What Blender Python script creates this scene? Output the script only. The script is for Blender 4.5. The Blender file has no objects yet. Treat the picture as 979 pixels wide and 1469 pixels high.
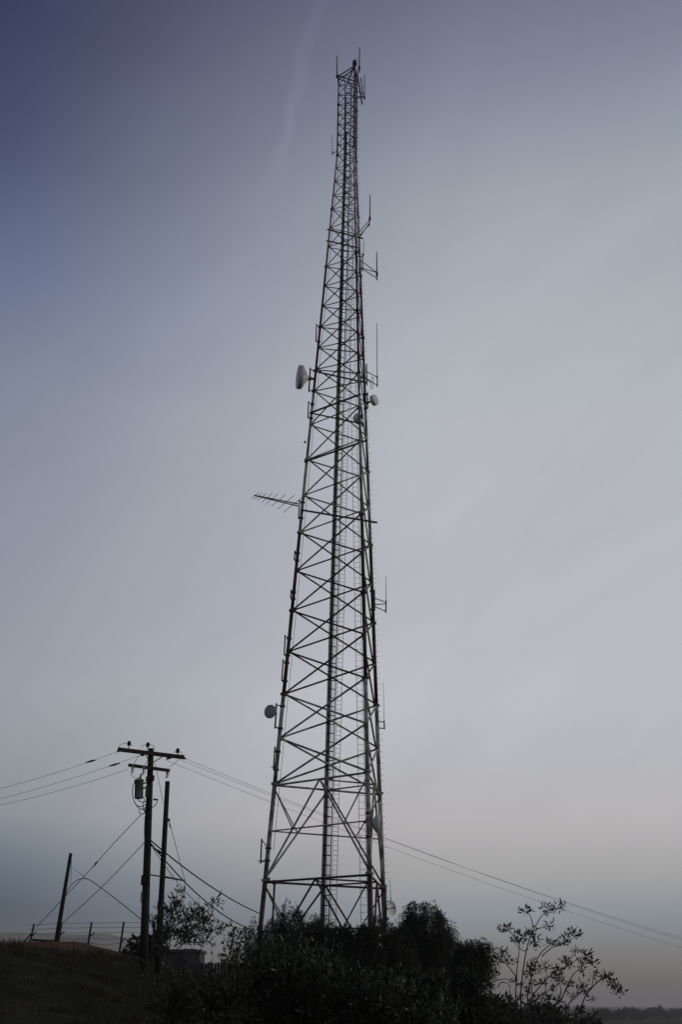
import bpy, math, random
import numpy as np
from mathutils import Vector, Matrix

random.seed(7)
rng = np.random.default_rng(7)
scene = bpy.context.scene
col = scene.collection
R = math.radians

# ------------------------------------------------------------------ camera
EYE = 1.6
FPX, PITCH, ROLL = 1487.7, R(25.242), R(-0.859)      # focal length in photo pixels (979 x 1469)
cp, sp, cr, sr = math.cos(PITCH), math.sin(PITCH), math.cos(ROLL), math.sin(ROLL)
r0, u0, fw = Vector((1, 0, 0)), Vector((0, -sp, cp)), Vector((0, cp, sp))
cam_d = bpy.data.cameras.new('camera')
cam = bpy.data.objects.new('camera', cam_d)
col.objects.link(cam)
rt, up = r0 * cr - u0 * sr, r0 * sr + u0 * cr
cam.matrix_world = Matrix(((rt.x, up.x, -fw.x, 0), (rt.y, up.y, -fw.y, 0), (rt.z, up.z, -fw.z, EYE), (0, 0, 0, 1)))
cam_d.sensor_fit = 'VERTICAL'
cam_d.sensor_height = 36
cam_d.lens = FPX / 1469 * 36
cam_d.clip_end = 30000
scene.camera = cam

# ------------------------------------------------------------------ sky, sun, exposure
SUN_EL, SUN_AZ = R(10), R(78)           # azimuth clockwise from +Y: low, to the right of the frame
sd = Vector((math.sin(SUN_AZ) * math.cos(SUN_EL), math.cos(SUN_AZ) * math.cos(SUN_EL), math.sin(SUN_EL)))
world = bpy.data.worlds.new('World')
scene.world = world
world.use_nodes = True
nt = world.node_tree
nt.nodes.clear()
def nd(t, **k):
    n = nt.nodes.new(t)
    for a, b in k.items(): setattr(n, a, b)
    return n
def lk(a, b): nt.links.new(a, b)
def math_node(op, a, b=None, c=None):
    n = nd('ShaderNodeMath', operation=op)
    for i, v in enumerate((a, b, c)):
        if v is None: continue
        if isinstance(v, (int, float)): n.inputs[i].default_value = v
        else: lk(v, n.inputs[i])
    return n.outputs[0]
def mixc(fac, a, b, mode='MIX'):
    n = nd('ShaderNodeMix', data_type='RGBA', blend_type=mode)
    for s, v in ((n.inputs[0], fac), (n.inputs[6], a), (n.inputs[7], b)):
        if isinstance(v, (int, float)): s.default_value = v
        elif isinstance(v, tuple): s.default_value = v
        else: lk(v, s)
    return n.outputs[2]
def view_dir(px, py):
    X1, Y1 = px - 489.5, 734.5 - py
    return (r0 * (X1 * cr + Y1 * sr) + u0 * (-X1 * sr + Y1 * cr) + fw * FPX).normalized()
STREAK = view_dir(470, 0).cross(view_dir(385, 190)).normalized()
tc = nd('ShaderNodeTexCoord')
sky = nd('ShaderNodeTexSky', sky_type='NISHITA', sun_disc=False)
sky.sun_elevation, sky.sun_rotation = SUN_EL, SUN_AZ
sky.air_density, sky.dust_density, sky.ozone_density, sky.altitude = 1.0, 2.0, 2.0, 200
sep = nd('ShaderNodeSeparateXYZ'); lk(tc.outputs['Generated'], sep.inputs[0])
elev = math_node('ARCSINE', sep.outputs[2])
e01 = math_node('DIVIDE', elev, R(90))
# dusk veil of thin cloud: colour by elevation, one ramp for the side away from the sun and one for the sun's side
ELEV = [0.0, 1.2, 2.5, 4.0, 6.0, 8.5, 11.5, 15.0, 19.0, 24.0, 30.0, 36.0, 42.0, 48.0, 54.0, 90.0]
#AWAY0
AWAY = [(0.02, 0.025, 0.03), (0.026, 0.036, 0.045), (0.026, 0.045, 0.075), (0.015, 0.042, 0.085), (0.07, 0.128, 0.19), (0.2318, 0.2665, 0.3056), (0.282, 0.3178, 0.351), (0.3136, 0.3503, 0.3878), (0.2949, 0.3203, 0.3884), (0.2646, 0.2894, 0.3671), (0.2093, 0.2399, 0.3228), (0.1187, 0.1532, 0.2747), (0.0457, 0.0616, 0.1477), (0.0241, 0.0318, 0.0905), (0.0174, 0.0229, 0.0692), (0.0125, 0.0169, 0.0532)]
SUNW = [(0.17, 0.145, 0.135), (0.215, 0.19, 0.178), (0.262, 0.256, 0.262), (0.3038, 0.3388, 0.3857), (0.4273, 0.422, 0.425), (0.5376, 0.5097, 0.5212), (0.5323, 0.5313, 0.5593), (0.5583, 0.5637, 0.6085), (0.5325, 0.5409, 0.5826), (0.5161, 0.5288, 0.5696), (0.4963, 0.5127, 0.5521), (0.4415, 0.464, 0.5076), (0.3628, 0.3915, 0.4411), (0.2316, 0.2487, 0.3301), (0.1255, 0.1413, 0.2183), (0.082, 0.0945, 0.1597)]
#SUNW1
def sky_ramp(cols):
    ramp = nd('ShaderNodeValToRGB'); lk(e01, ramp.inputs[0]); ramp.color_ramp.interpolation = 'LINEAR'
    el = ramp.color_ramp.elements
    while len(el) < len(cols): el.new(.5)
    for k in range(len(cols)): el[k].position = k / 100.0
    for k in reversed(range(len(cols))): el[k].position = ELEV[k] / 90; el[k].color = (*cols[k], 1)
    return ramp.outputs[0]
dotn = nd('ShaderNodeVectorMath', operation='DOT_PRODUCT'); lk(tc.outputs['Generated'], dotn.inputs[0]); dotn.inputs[1].default_value = (math.sin(SUN_AZ), math.cos(SUN_AZ), 0)
gain = nd('ShaderNodeMapRange', interpolation_type='SMOOTHSTEP'); lk(dotn.outputs['Value'], gain.inputs[0])
for i, v in enumerate((-0.25, 0.31, 0.0, 1.0)): gain.inputs[i + 1].default_value = v
veil = mixc(gain.outputs[0], sky_ramp(AWAY), sky_ramp(SUNW))
# soft unevenness of the veil and one faint streak of cirrus high up
nz = nd('ShaderNodeTexNoise'); mpz = nd('ShaderNodeMapping'); lk(tc.outputs['Generated'], mpz.inputs[0]); mpz.inputs['Rotation'].default_value = (0, R(38), 0); mpy = nd('ShaderNodeMapping'); lk(mpz.outputs[0], mpy.inputs[0]); mpy.inputs['Scale'].default_value = (.8, 1.0, 2.6); lk(mpy.outputs[0], nz.inputs[0]); nz.inputs['Scale'].default_value = 3.0; nz.inputs['Detail'].default_value = 6; nz.inputs['Roughness'].default_value = .57; nz.inputs['Distortion'].default_value = .6
nr = nd('ShaderNodeMapRange'); lk(nz.outputs[0], nr.inputs[0])
for i, v in enumerate((0.28, 0.72, 0.94, 1.06)): nr.inputs[i + 1].default_value = v
nw = nd('ShaderNodeTexNoise'); lk(tc.outputs['Generated'], nw.inputs[0]); nw.inputs['Scale'].default_value = 6; nw.inputs['Detail'].default_value = 5
sdn = nd('ShaderNodeVectorMath', operation='DOT_PRODUCT'); lk(tc.outputs['Generated'], sdn.inputs[0]); sdn.inputs[1].default_value = STREAK
off = math_node('MULTIPLY', math_node('SUBTRACT', nw.outputs[0], .5), .09)
dist = math_node('ABSOLUTE', math_node('ADD', sdn.outputs['Value'], off))
core = nd('ShaderNodeMapRange', interpolation_type='SMOOTHSTEP'); lk(dist, core.inputs[0])
for i, v in enumerate((0.0, 0.012, 1.0, 0.0)): core.inputs[i + 1].default_value = v
hi = nd('ShaderNodeMapRange', interpolation_type='SMOOTHSTEP'); lk(elev, hi.inputs[0])
for i, v in enumerate((R(40), R(48), 0.0, .22)): hi.inputs[i + 1].default_value = v
lift = math_node('MULTIPLY', core.outputs[0], hi.outputs[0])
tot = math_node('ADD', nr.outputs[0], math_node('MULTIPLY', lift, nw.outputs[0]))
veil2 = nd('ShaderNodeVectorMath', operation='SCALE'); lk(veil, veil2.inputs[0]); lk(tot, veil2.inputs[3])
skyd = nd('ShaderNodeVectorMath', operation='SCALE'); lk(sky.outputs[0], skyd.inputs[0]); skyd.inputs[3].default_value = 0.10
mixed = mixc(0.93, skyd.outputs[0], veil2.outputs[0])
bg = nd('ShaderNodeBackground'); lk(mixed, bg.inputs[0]); bg.inputs[1].default_value = 1.0
wo = nd('ShaderNodeOutputWorld'); lk(bg.outputs[0], wo.inputs[0])

sun_d = bpy.data.lights.new('sun', 'SUN')
sun_d.energy, sun_d.angle, sun_d.color = 0.6, R(12), (1.0, .90, .78)
sun = bpy.data.objects.new('sun', sun_d)
sun.rotation_euler = (-sd).to_track_quat('-Z', 'Y').to_euler()
col.objects.link(sun)
vs = scene.view_settings
vs.view_transform, vs.look, vs.exposure, vs.gamma, vs.use_curve_mapping = 'Standard', 'None', 0.0, 1.0, False
scene.cycles.use_denoising = True
scene.cycles.volume_bounces = 1

# ------------------------------------------------------------------ materials
def material(name, base, var=None, scale=3.0, rough=.6, metal=0.0, bump=0.0, island=0.0, translucent=0.0, detail=5, stretch=None, thresh=(.35, .68), spec=.3):
    m = bpy.data.materials.new(name); m.use_nodes = True
    t = m.node_tree; N, K = t.nodes, t.links
    b = N['Principled BSDF']; b.inputs['Roughness'].default_value = rough; b.inputs['Metallic'].default_value = metal; b.inputs['Specular IOR Level'].default_value = spec
    c0 = N.new('ShaderNodeRGB'); c0.outputs[0].default_value = (*base, 1); out = c0.outputs[0]
    g = N.new('ShaderNodeNewGeometry')
    no = N.new('ShaderNodeTexNoise'); no.inputs['Scale'].default_value = scale; no.inputs['Detail'].default_value = detail
    src = g.outputs['Position']
    if stretch:
        mpn = N.new('ShaderNodeMapping'); mpn.inputs['Scale'].default_value = stretch; K.new(src, mpn.inputs[0]); src = mpn.outputs[0]
    K.new(src, no.inputs['Vector'])
    if var:
        mr = N.new('ShaderNodeMapRange'); K.new(no.outputs[0], mr.inputs[0]); mr.inputs[1].default_value, mr.inputs[2].default_value = thresh
        mx = N.new('ShaderNodeMix'); mx.data_type = 'RGBA'; K.new(mr.outputs[0], mx.inputs[0]); K.new(out, mx.inputs[6]); mx.inputs[7].default_value = (*var, 1); out = mx.outputs[2]
    if island:
        mr = N.new('ShaderNodeMapRange'); K.new(g.outputs['Random Per Island'], mr.inputs[0]); mr.inputs[3].default_value, mr.inputs[4].default_value = 1 - island, 1 + island
        sc = N.new('ShaderNodeVectorMath'); sc.operation = 'SCALE'; K.new(out, sc.inputs[0]); K.new(mr.outputs[0], sc.inputs[3]); out = sc.outputs[0]
    K.new(out, b.inputs['Base Color'])
    if bump:
        bp = N.new('ShaderNodeBump'); bp.inputs['Strength'].default_value = bump; K.new(no.outputs[0], bp.inputs['Height']); K.new(bp.outputs[0], b.inputs['Normal'])
    if translucent:
        tr = N.new('ShaderNodeBsdfTranslucent'); K.new(out, tr.inputs[0])
        ms = N.new('ShaderNodeMixShader'); ms.inputs[0].default_value = translucent
        K.new(b.outputs[0], ms.inputs[1]); K.new(tr.outputs[0], ms.inputs[2]); K.new(ms.outputs[0], N['Material Output'].inputs[0])
    return m
M = dict(
    orange=material('weathered_orange_paint', (.078, .024, .019), (.026, .017, .014), 1.8, .55, thresh=(.40, .60), detail=8),
    white=material('weathered_white_paint', (.40, .39, .34), (.10, .092, .075), 1.4, .5, thresh=(.42, .62), detail=8),
    galv=material('galvanised_steel', (.13, .13, .135), (.08, .08, .085), 4, .5, .3),
    dark=material('dark_steel', (.045, .045, .048), (.07, .062, .055), 5, .6),
    cable=material('black_cable', (.008, .008, .009), None, 3, .6, spec=.08),
    radome=material('radome_white', (.74, .74, .71), (.50, .49, .46), 2.0, .45),
    radomegrey=material('radome_grey', (.30, .30, .32), (.24, .24, .25), 2.0, .5),
    fibre=material('antenna_fibreglass', (.17, .18, .20), (.12, .13, .15), 6, .5),
    wood=material('creosoted_wood', (.020, .016, .014), (.012, .010, .009), 6, .85, 0, .4, stretch=(6, 6, .5)),
    arm=material('reddish_crossarm_wood', (.09, .045, .036), (.04, .026, .023), 6, .85, 0, .3),
    tank=material('grey_transformer_paint', (.17, .18, .20), (.13, .135, .14), 3, .5),
    porcelain=material('brown_porcelain', (.035, .022, .018), None, 3, .3),
    porcelain_grey=material('grey_porcelain', (.28, .28, .29), None, 3, .3),
    bark=material('dark_bark', (.045, .036, .028), (.025, .02, .016), 8, .9, 0, .4),
    twig=material('green_brown_twig', (.06, .052, .034), (.04, .034, .024), 8, .8),
    leaf_pepper=material('pepper_tree_leaves', (.030, .036, .018), (.016, .02, .011), .9, .6, 0, 0, .45, .2),
    leaf_shrub=material('shrub_leaves', (.050, .058, .030), (.022, .028, .015), 2.5, .30, 0, 0, .5, .2),
    leaf_sapling=material('sapling_leaves', (.036, .050, .024), (.022, .032, .016), 3, .42, 0, 0, .45, .25),
    leaf_tobacco=material('thin_shrub_leaves', (.026, .034, .020), (.018, .022, .014), 3, .5, 0, 0, .4, .2),
    leaf_far=material('distant_leaves', (.030, .034, .020), (.02, .022, .014), .5, .7, 0, 0, .4, .1),
    grass=material('dry_hill_grass', (.022, .023, .009), (.034, .026, .012), .6, .8, 0, 0, .5, .25, spec=.08),
    shelter=material('shelter_render', (.055, .053, .052), (.04, .038, .037), 1.5, .85, 0, .1),
    roof=material('shelter_roof', (.06, .06, .062), (.09, .085, .08), 2, .8),
    board=material('dark_fence_board', (.035, .032, .035), (.02, .019, .02), 5, .85, stretch=(5, 5, .6)),
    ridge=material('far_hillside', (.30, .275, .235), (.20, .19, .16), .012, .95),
    lamp=material('dark_red_lens', (.06, .012, .010), None, 3, .25),
)

# ------------------------------------------------------------------ geometry helpers
def U(px, py, Y):
    """world point at distance Y in front of the camera, seen at a photo pixel (used to measure the site)"""
    X1, Y1 = px - 489.5, 734.5 - py
    X, V = X1 * cr + Y1 * sr, -X1 * sr + Y1 * cr
    d = r0 * X + u0 * V + fw * FPX
    return d * (Y / d.y) + Vector((0, 0, EYE))

ORG = {}
def basis(d):
    d = Vector(d).normalized()
    a = Vector((0, 0, 1)) if abs(d.z) < .95 else Vector((1, 0, 0))
    x = d.cross(a).normalized()
    return x, d.cross(x).normalized(), d
class MB:
    def __init__(s): s.v, s.f = [], []
    def ring(s, c, x, y, r, n):
        b = len(s.v)
        for i in range(n):
            a = 2 * math.pi * i / n
            s.v.append(c + x * (r * math.cos(a)) + y * (r * math.sin(a)))
        return b
    def path(s, pts, rad, n=6, cap=True):
        pts = [Vector(p) for p in pts]
        rad = rad if isinstance(rad, (list, tuple)) else [rad] * len(pts)
        prev = None; x = y = None
        for i, p in enumerate(pts):
            d = (pts[min(i + 1, len(pts) - 1)] - pts[max(i - 1, 0)])
            if x is None: x, y, d = basis(d)
            else:
                d.normalize(); x = (x - d * x.dot(d)).normalized(); y = d.cross(x)
            b = s.ring(p, x, y, rad[i], n)
            if prev is not None:
                for k in range(n): s.f.append((prev + k, prev + (k + 1) % n, b + (k + 1) % n, b + k))
            elif cap: s.f.append(tuple(range(b + n - 1, b - 1, -1)))
            prev = b
        if cap: s.f.append(tuple(range(prev, prev + n)))
        return s
    def tube(s, a, b, r, r2=None, n=8): return s.path([a, b], [r, r if r2 is None else r2], n)
    def lathe(s, base, axis, prof, n=20):
        x, y, d = basis(axis); prev = None
        for (t, r) in prof:
            b = s.ring(Vector(base) + d * t, x, y, max(r, 1e-4), n)
            if prev is not None:
                for k in range(n): s.f.append((prev + k, prev + (k + 1) % n, b + (k + 1) % n, b + k))
            prev = b
        return s
    def box(s, c, hx, hy, hz, rot=None):
        b = len(s.v); rot = rot or Matrix.Identity(3)
        for sx in (-1, 1):
            for sy in (-1, 1):
                for sz in (-1, 1): s.v.append(Vector(c) + rot @ Vector((sx * hx, sy * hy, sz * hz)))
        for q in ((0, 1, 3, 2), (4, 6, 7, 5), (0, 4, 5, 1), (2, 3, 7, 6), (0, 2, 6, 4), (1, 5, 7, 3)): s.f.append(tuple(b + i for i in q))
        return s
    def build(s, name, mat, parent=None, smooth=True):
        o = ORG.get(parent.name, Vector()) if parent else Vector()
        me = bpy.data.meshes.new(name)
        me.from_pydata([tuple(v - o) for v in s.v], [], s.f)
        if smooth: me.polygons.foreach_set('use_smooth', [len(p.vertices) == 4 for p in me.polygons])
        me.materials.append(M[mat]); me.update()
        ob = bpy.data.objects.new(name, me); col.objects.link(ob)
        if parent: ob.parent = parent; ORG[ob.name] = o
        return ob
def tag(o, label, cat, group=None):
    o['label'] = label; o['category'] = cat
    if group: o['group'] = group
    return o
def thing(name, loc, label, cat, group=None):
    o = bpy.data.objects.new(name, None); col.objects.link(o)
    o.location = loc; o.empty_display_size = .2; ORG[o.name] = Vector(loc)
    return tag(o, label, cat, group)
UNIT = {}
def bar(name, a, b, r, mat, parent, n=8):
    """a round bar that shares one unit mesh per material"""
    key = (mat, n)
    if key not in UNIT:
        mb = MB().tube(Vector((0, 0, 0)), Vector((0, 0, 1)), 1, n=n)
        ob = mb.build(name, mat); UNIT[key] = ob.data; bpy.data.objects.remove(ob)
        UNIT[key].name = 'bar_' + mat
    a, b = Vector(a), Vector(b); o = ORG.get(parent.name, Vector())
    ob = bpy.data.objects.new(name, UNIT[key]); col.objects.link(ob); ob.parent = parent
    q = (b - a).to_track_quat('Z', 'Y')
    ob.matrix_local = Matrix.Translation(a - o) @ q.to_matrix().to_4x4() @ Matrix.Diagonal((r, r, (b - a).length, 1))
    return ob
def sm(a, b, x):
    t = np.clip((x - a) / (b - a), 0, 1); return t * t * (3 - 2 * t)

# ------------------------------------------------------------------ terrain
def ground(x, y):
    x = np.asarray(x, float); y = np.asarray(y, float)
    plateau = 2.30 * sm(8, 46, y) * (1 - sm(1.2, 10, x - .04 * y))
    mound = 1.15 * sm(-5.2, -10.2, x + .02 * (y - 40)) * sm(12, 41, y) * (1 - sm(52, 85, y))
    mound = np.maximum(mound, 0)
    side = -4.5 * sm(2, 17, x - .03 * y) * sm(8, 40, y)
    z = plateau + mound + side
    far = sm(92, 260, np.hypot(x, y))
    z = z * (1 - far) + (-8.0) * far
    z = z + .10 * np.sin(x * .9 + 1.3 * np.sin(y * .35)) * np.sin(y * .55 + .4) * sm(6, 20, y) * (1 - far) + .04 * np.sin(2.3 * x + y) * np.sin(1.9 * y - x) * (1 - far)
    z = z + far * 2.5 * np.sin(x / 190.) * np.sin(y / 260. + 1) * sm(300, 700, np.hypot(x, y))
    return z
def gz(x, y): return float(ground(x, y))
def grid_axis(parts):
    out = []
    for a, b, n in parts: out += list(np.linspace(a, b, n, endpoint=False))
    return np.array(out + [parts[-1][1]])
gx = grid_axis([(-9000, -600, 10), (-600, -60, 18), (-60, -20, 30), (-20, 14, 110), (14, 60, 36), (60, 600, 18), (600, 9000, 10)])
gy = grid_axis([(-600, -10, 8), (-10, 8, 18), (8, 62, 160), (62, 130, 40), (130, 600, 24), (600, 9000, 20)])
XX, YY = np.meshgrid(gx, gy)
ZZ = ground(XX, YY)
nx, ny = len(gx), len(gy)
verts = np.stack([XX, YY, ZZ], -1).reshape(-1, 3)
ii = np.arange(nx * ny).reshape(ny, nx)
faces = np.stack([ii[:-1, :-1], ii[:-1, 1:], ii[1:, 1:], ii[1:, :-1]], -1).reshape(-1, 4)
gm = bpy.data.meshes.new('ground'); gm.from_pydata(verts.tolist(), [], faces.tolist())
gm.polygons.foreach_set('use_smooth', [True] * len(gm.polygons))
# bare soil on the crest track, grass elsewhere (a property of the site, stored per vertex)
soil = sm(-8.0, -9.6, XX) * sm(36.5, 39.5, YY + .5 * np.sin(XX * 1.1)) * (1 - sm(47, 52, YY))
att = gm.color_attributes.new('soil', 'FLOAT_COLOR', 'POINT')
att.data.foreach_set('color', np.stack([soil, soil, soil, np.ones_like(soil)], -1).reshape(-1).astype(np.float32))
gmat = bpy.data.materials.new('hill_ground'); gmat.use_nodes = True
T = gmat.node_tree; b = T.nodes['Principled BSDF']; b.inputs['Roughness'].default_value = .95; b.inputs['Specular IOR Level'].default_value = .05
at = T.nodes.new('ShaderNodeVertexColor'); at.layer_name = 'soil'
geo = T.nodes.new('ShaderNodeNewGeometry')
n1 = T.nodes.new('ShaderNodeTexNoise'); n1.inputs['Scale'].default_value = .8; n1.inputs['Detail'].default_value = 9; T.links.new(geo.outputs['Position'], n1.inputs['Vector'])
rp = T.nodes.new('ShaderNodeValToRGB'); T.links.new(n1.outputs[0], rp.inputs[0])
rp.color_ramp.elements.new(.5)
for e, (p, c) in zip(rp.color_ramp.elements, ((.3, (.012, .013, .006, 1)), (.5, (.020, .021, .009, 1)), (.75, (.04, .03, .018, 1)))):
    e.position = p; e.color = c
rp2 = T.nodes.new('ShaderNodeValToRGB'); T.links.new(n1.outputs[0], rp2.inputs[0])
rp2.color_ramp.elements[0].color = (.06, .034, .02, 1); rp2.color_ramp.elements[1].color = (.12, .066, .038, 1)
mxg = T.nodes.new('ShaderNodeMix'); mxg.data_type = 'RGBA'
T.links.new(at.outputs[0], mxg.inputs[0]); T.links.new(rp.outputs[0], mxg.inputs[6]); T.links.new(rp2.outputs[0], mxg.inputs[7]); T.links.new(mxg.outputs[2], b.inputs['Base Color'])
bpn = T.nodes.new('ShaderNodeBump'); bpn.inputs['Strength'].default_value = .7; bpn.inputs['Distance'].default_value = .15
n2 = T.nodes.new('ShaderNodeTexNoise'); n2.inputs['Scale'].default_value = 6; n2.inputs['Detail'].default_value = 6; T.links.new(geo.outputs['Position'], n2.inputs['Vector'])
T.links.new(n2.outputs[0], bpn.inputs['Height']); T.links.new(bpn.outputs[0], b.inputs['Normal'])
gm.materials.append(gmat)
go = bpy.data.objects.new('ground', gm); col.objects.link(go); go['kind'] = 'structure'

# far flat-topped hill on the left
def hill_height(x):
    h = 84 * (1 - sm(-330, -90, x)) * (1 + .012 * np.sin(x / 37.) + .008 * np.sin(x / 11.))
    return h * sm(-2600, -1700, x)
hx = np.linspace(-2700, 40, 160); hy = np.linspace(0, 1, 24)
HX, HT = np.meshgrid(hx, hy)
prof = np.interp(HT, [0, .35, .5, .8, 1], [0, .80, 1.0, .95, 0])
HY = 1150 + 900 * HT + 40 * np.sin(HX / 150.)
HZ = -10 + (hill_height(HX) + 9) * prof + 2.0 * np.sin(HX / 23. + 5 * HT) * np.sin(HT * 17.) * prof
v = np.stack([HX, HY, HZ], -1).reshape(-1, 3); i2 = np.arange(160 * 24).reshape(24, 160)
f = np.stack([i2[:-1, :-1], i2[:-1, 1:], i2[1:, 1:], i2[1:, :-1]], -1).reshape(-1, 4)
hm = bpy.data.meshes.new('hill'); hm.from_pydata(v.tolist(), [], f.tolist()); hm.polygons.foreach_set('use_smooth', [True] * len(hm.polygons)); hm.materials.append(M['ridge'])
ho = bpy.data.objects.new('hill', hm); col.objects.link(ho); ho['kind'] = 'structure'

# ------------------------------------------------------------------ the lattice tower
TX, TD, SEC = .2409, 69.63, 6.096
TB = EYE + .826                                       # base level
DL = R(-8.03)
LEGA = dict(L=math.pi + DL, N=-math.pi / 3 + DL, F=math.pi / 3 + DL)   # left, near and far leg
def leg_radius(s): return 4.805 - .3742 * (min(s, 11) - 1)
def legp(k, s, extra=0.0):
    r = leg_radius(s) + extra; a = LEGA[k]
    return Vector((TX + r * math.cos(a), TD + r * math.sin(a), TB + s * SEC))
def band(s): return 'orange' if (s < 1 or 3 <= s < 5 or 7 <= s < 9 or s >= 11) else 'white'
STOP = 12.6
tower = thing('lattice_tower', (TX, TD, TB), 'tall three-legged steel lattice tower painted in orange and white bands', 'radio tower')
def lr(s): return .160 - .0082 * s                    # leg pipe radius
levels = [0, 1, 2]
for s in range(2, 7): levels += [s + .5, s + 1]
for s in range(7, 10): levels += [s + 1 / 3, s + 2 / 3, s + 1]
levels += [10.25, 10.5, 10.75, 11]
levels += [11.2, 11.4, 11.6, 11.8, 12, 12.2, 12.4, 12.6]
for k in 'LNF':
    for s in range(13):
        e = min(s + 1, STOP)
        lg = MB().tube(legp(k, s), legp(k, e), lr(s), lr(s), 10).build('leg', band(s), tower)
        if s > 0:
            ax = (legp(k, s + .1) - legp(k, s)).normalized(); c = legp(k, s)
            fl = MB().lathe(c - ax * .07, ax, [(0, 0), (0, lr(s) * 1.75), (.06, lr(s) * 1.75), (.062, lr(s) * 1.6), (.078, lr(s) * 1.6), (.08, lr(s) * 1.75), (.14, lr(s) * 1.75), (.14, 0)], 12).build('flange', band(s), lg, smooth=False)
pairs = (('L', 'N'), ('L', 'F'), ('N', 'F'))
for a, bb in pairs:
    for i in range(2, len(levels) - 1):
        s0, s1 = levels[i], levels[i + 1]
        m = band((s0 + s1) / 2); r = .077 - .0041 * s0
        bar('brace', legp(a, s0), legp(bb, s1), r, m, tower)
        off = (legp('L', s0) + legp('N', s0) + legp('F', s0)) / 3 - (legp(a, s0) + legp(bb, s0)) / 2; off.z = 0; off = off.normalized() * (r * 2.1)
        bar('brace', legp(a, s1) + off, legp(bb, s0) + off, r, m, tower)
    # portal bracing of the two lowest sections
    for s in (0, 1):
        m = band(s)
        At, Bt, Ab, Bb = legp(a, s + .985), legp(bb, s + .985), legp(a, s + .02), legp(bb, s + .02)
        Mi = (At + Bt) / 2
        bar('girt', At, Bt, .07, 'orange' if s == 0 else m, tower)
        for P, Q in ((At, Ab), (Bt, Bb)):
            Dm = Mi.lerp(Q, .5); Lm = P.lerp(Q, .5)
            bar('diagonal', Mi, Q, .066, m, tower)
            bar('strut', Lm, Dm, .045, m, tower)
            bar('strut', P.lerp(Q, .03), Dm, .045, m, tower)
        bar('strut', Mi.lerp(Ab, .5), Mi.lerp(Bb, .5), .05, m, tower)
    bar('top_rail', legp(a, STOP), legp(bb, STOP), .055, 'dark', tower)
    bar('top_rail', legp(a, STOP - .07), legp(bb, STOP - .07), .045, 'dark', tower)
for s in (0, 1):
    mids = [(legp(a, s + .985) + legp(bb, s + .985)) / 2 for a, bb in pairs]
    for i in range(3): bar('plan_brace', mids[i], mids[(i + 1) % 3], .05, band(s), tower)
tc_ = (legp('L', STOP) + legp('N', STOP) + legp('F', STOP)) / 3
bar('plan_brace', legp('N', STOP), (legp('L', STOP) + legp('F', STOP)) / 2 - Vector((0, 0, .3)), .07, 'dark', tower)
# gusset plates where the braces meet the legs
gp = MB()
for k in 'LNF':
    for s in levels[1:]:
        c = legp(k, s); inn = Vector((TX, TD, c.z)) - c; inn.normalize(); rr = .19 - .009 * s
        gp.box(c + inn * (lr(s) + rr * .4), rr * .55, .012, rr, Matrix.Rotation(math.atan2(inn.y, inn.x), 3, 'Z'))
g_ = gp.build('gusset_plates', 'dark', tower, smooth=False); g_['kind'] = 'stuff'
# the pad under each leg
for k in 'LNF':
    c = legp(k, 0); z0 = gz(c.x, c.y) - .3
    MB().lathe((c.x, c.y, z0), (0, 0, 1), [(0, .55), (c.z - z0 + .02, .55), (c.z - z0 + .05, .5), (c.z - z0 + .05, 0)], 14).build('concrete_pier', 'shelter', tower, smooth=False)

# cable ladder and climbing ladder on the left-far face, third ladder at the near leg
fd = (legp('F', 1) - legp('L', 1)); fd.z = 0; fd.normalize()
nrm = Vector((-fd.y, fd.x, 0))
def face_mid(s, shift, back=.12): return (legp('L', s) + legp('F', s)) / 2 + fd * shift - nrm * back
def ladder(name, f0, f1, w, step, rr, rg, mat, dirv, s0=.02, s1=12.5, n=6):
    rails = MB()
    ss = [s0] + [x for x in levels if s0 < x < s1] + [s1]
    for sg in (-1, 1): rails.path([f0(s) + dirv * (w / 2 * sg) for s in ss], rr, n)
    lad = rails.build(name, mat, tower)
    H = (s1 - s0) * SEC; k = int(H / step)
    for i in range(k):
        s = s0 + (i + .5) * step / SEC
        if s < s1: bar('rung', f0(s) - dirv * (w / 2), f0(s) + dirv * (w / 2), rg, mat, lad, 6)
    return lad
cl = ladder('cable_ladder', lambda s: face_mid(s, -.02), None, .58, .62, .042, .034, 'cable', fd)
for j, (o, r_) in enumerate(((-.17, .050), (-.075, .050), (.005, .030), (.09, .014), (.16, .014))):
    top = (12.2, 11.5, 9.2, 7.4, 5.0)[j]
    ss = [.02] + [x for x in levels if .02 < x < top] + [top]
    MB().path([face_mid(s, -.02 + o, .05) for s in ss], r_, 6).build('feeder_cable', 'cable', cl)
ladder('climbing_ladder', lambda s: face_mid(s, .58), None, .38, .305, .019, .013, 'dark', fd)
ladder('side_ladder', lambda s: legp('N', s) + Vector((-.36 - .01 * s, .25, 0)), None, .40, .40, .018, .011, 'dark', Vector((1, 0, 0)), .02, 10.5)
ss = [1.3] + [x for x in levels if 1.3 < x < 11]
MB().path([legp('L', s) + Vector((.36 - .015 * s, .1, 0)) for s in ss], .016, 5).build('coaxial_cable', 'cable', tower)
pg = MB(); s = .3
i = 0
while s < 12.3:
    c = legp('F', s); d = Vector((1, .1 if i % 2 else -.5, 0)).normalized()
    pg.tube(c, c + d * (lr(s) + .22), .011, n=5); s += .40 / SEC; i += 1
p_ = pg.build('step_bolts', 'galv', tower); p_['kind'] = 'stuff'

# measured points on the tower: pixel seen in the photograph, at the depth of the leg it is fixed to
def E_(px, py, leg='L', out=0.0):
    Y = TD
    for _ in range(4):
        p = U(px, py, Y); s = (p.z - TB) / SEC
        Y = legp(leg, s).y + out if leg in 'LNF' else TD + out
    return U(px, py, Y)
def s_of(p): return (p.z - TB) / SEC
def leg_at(leg, z): return legp(leg, (z - TB) / SEC)

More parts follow.
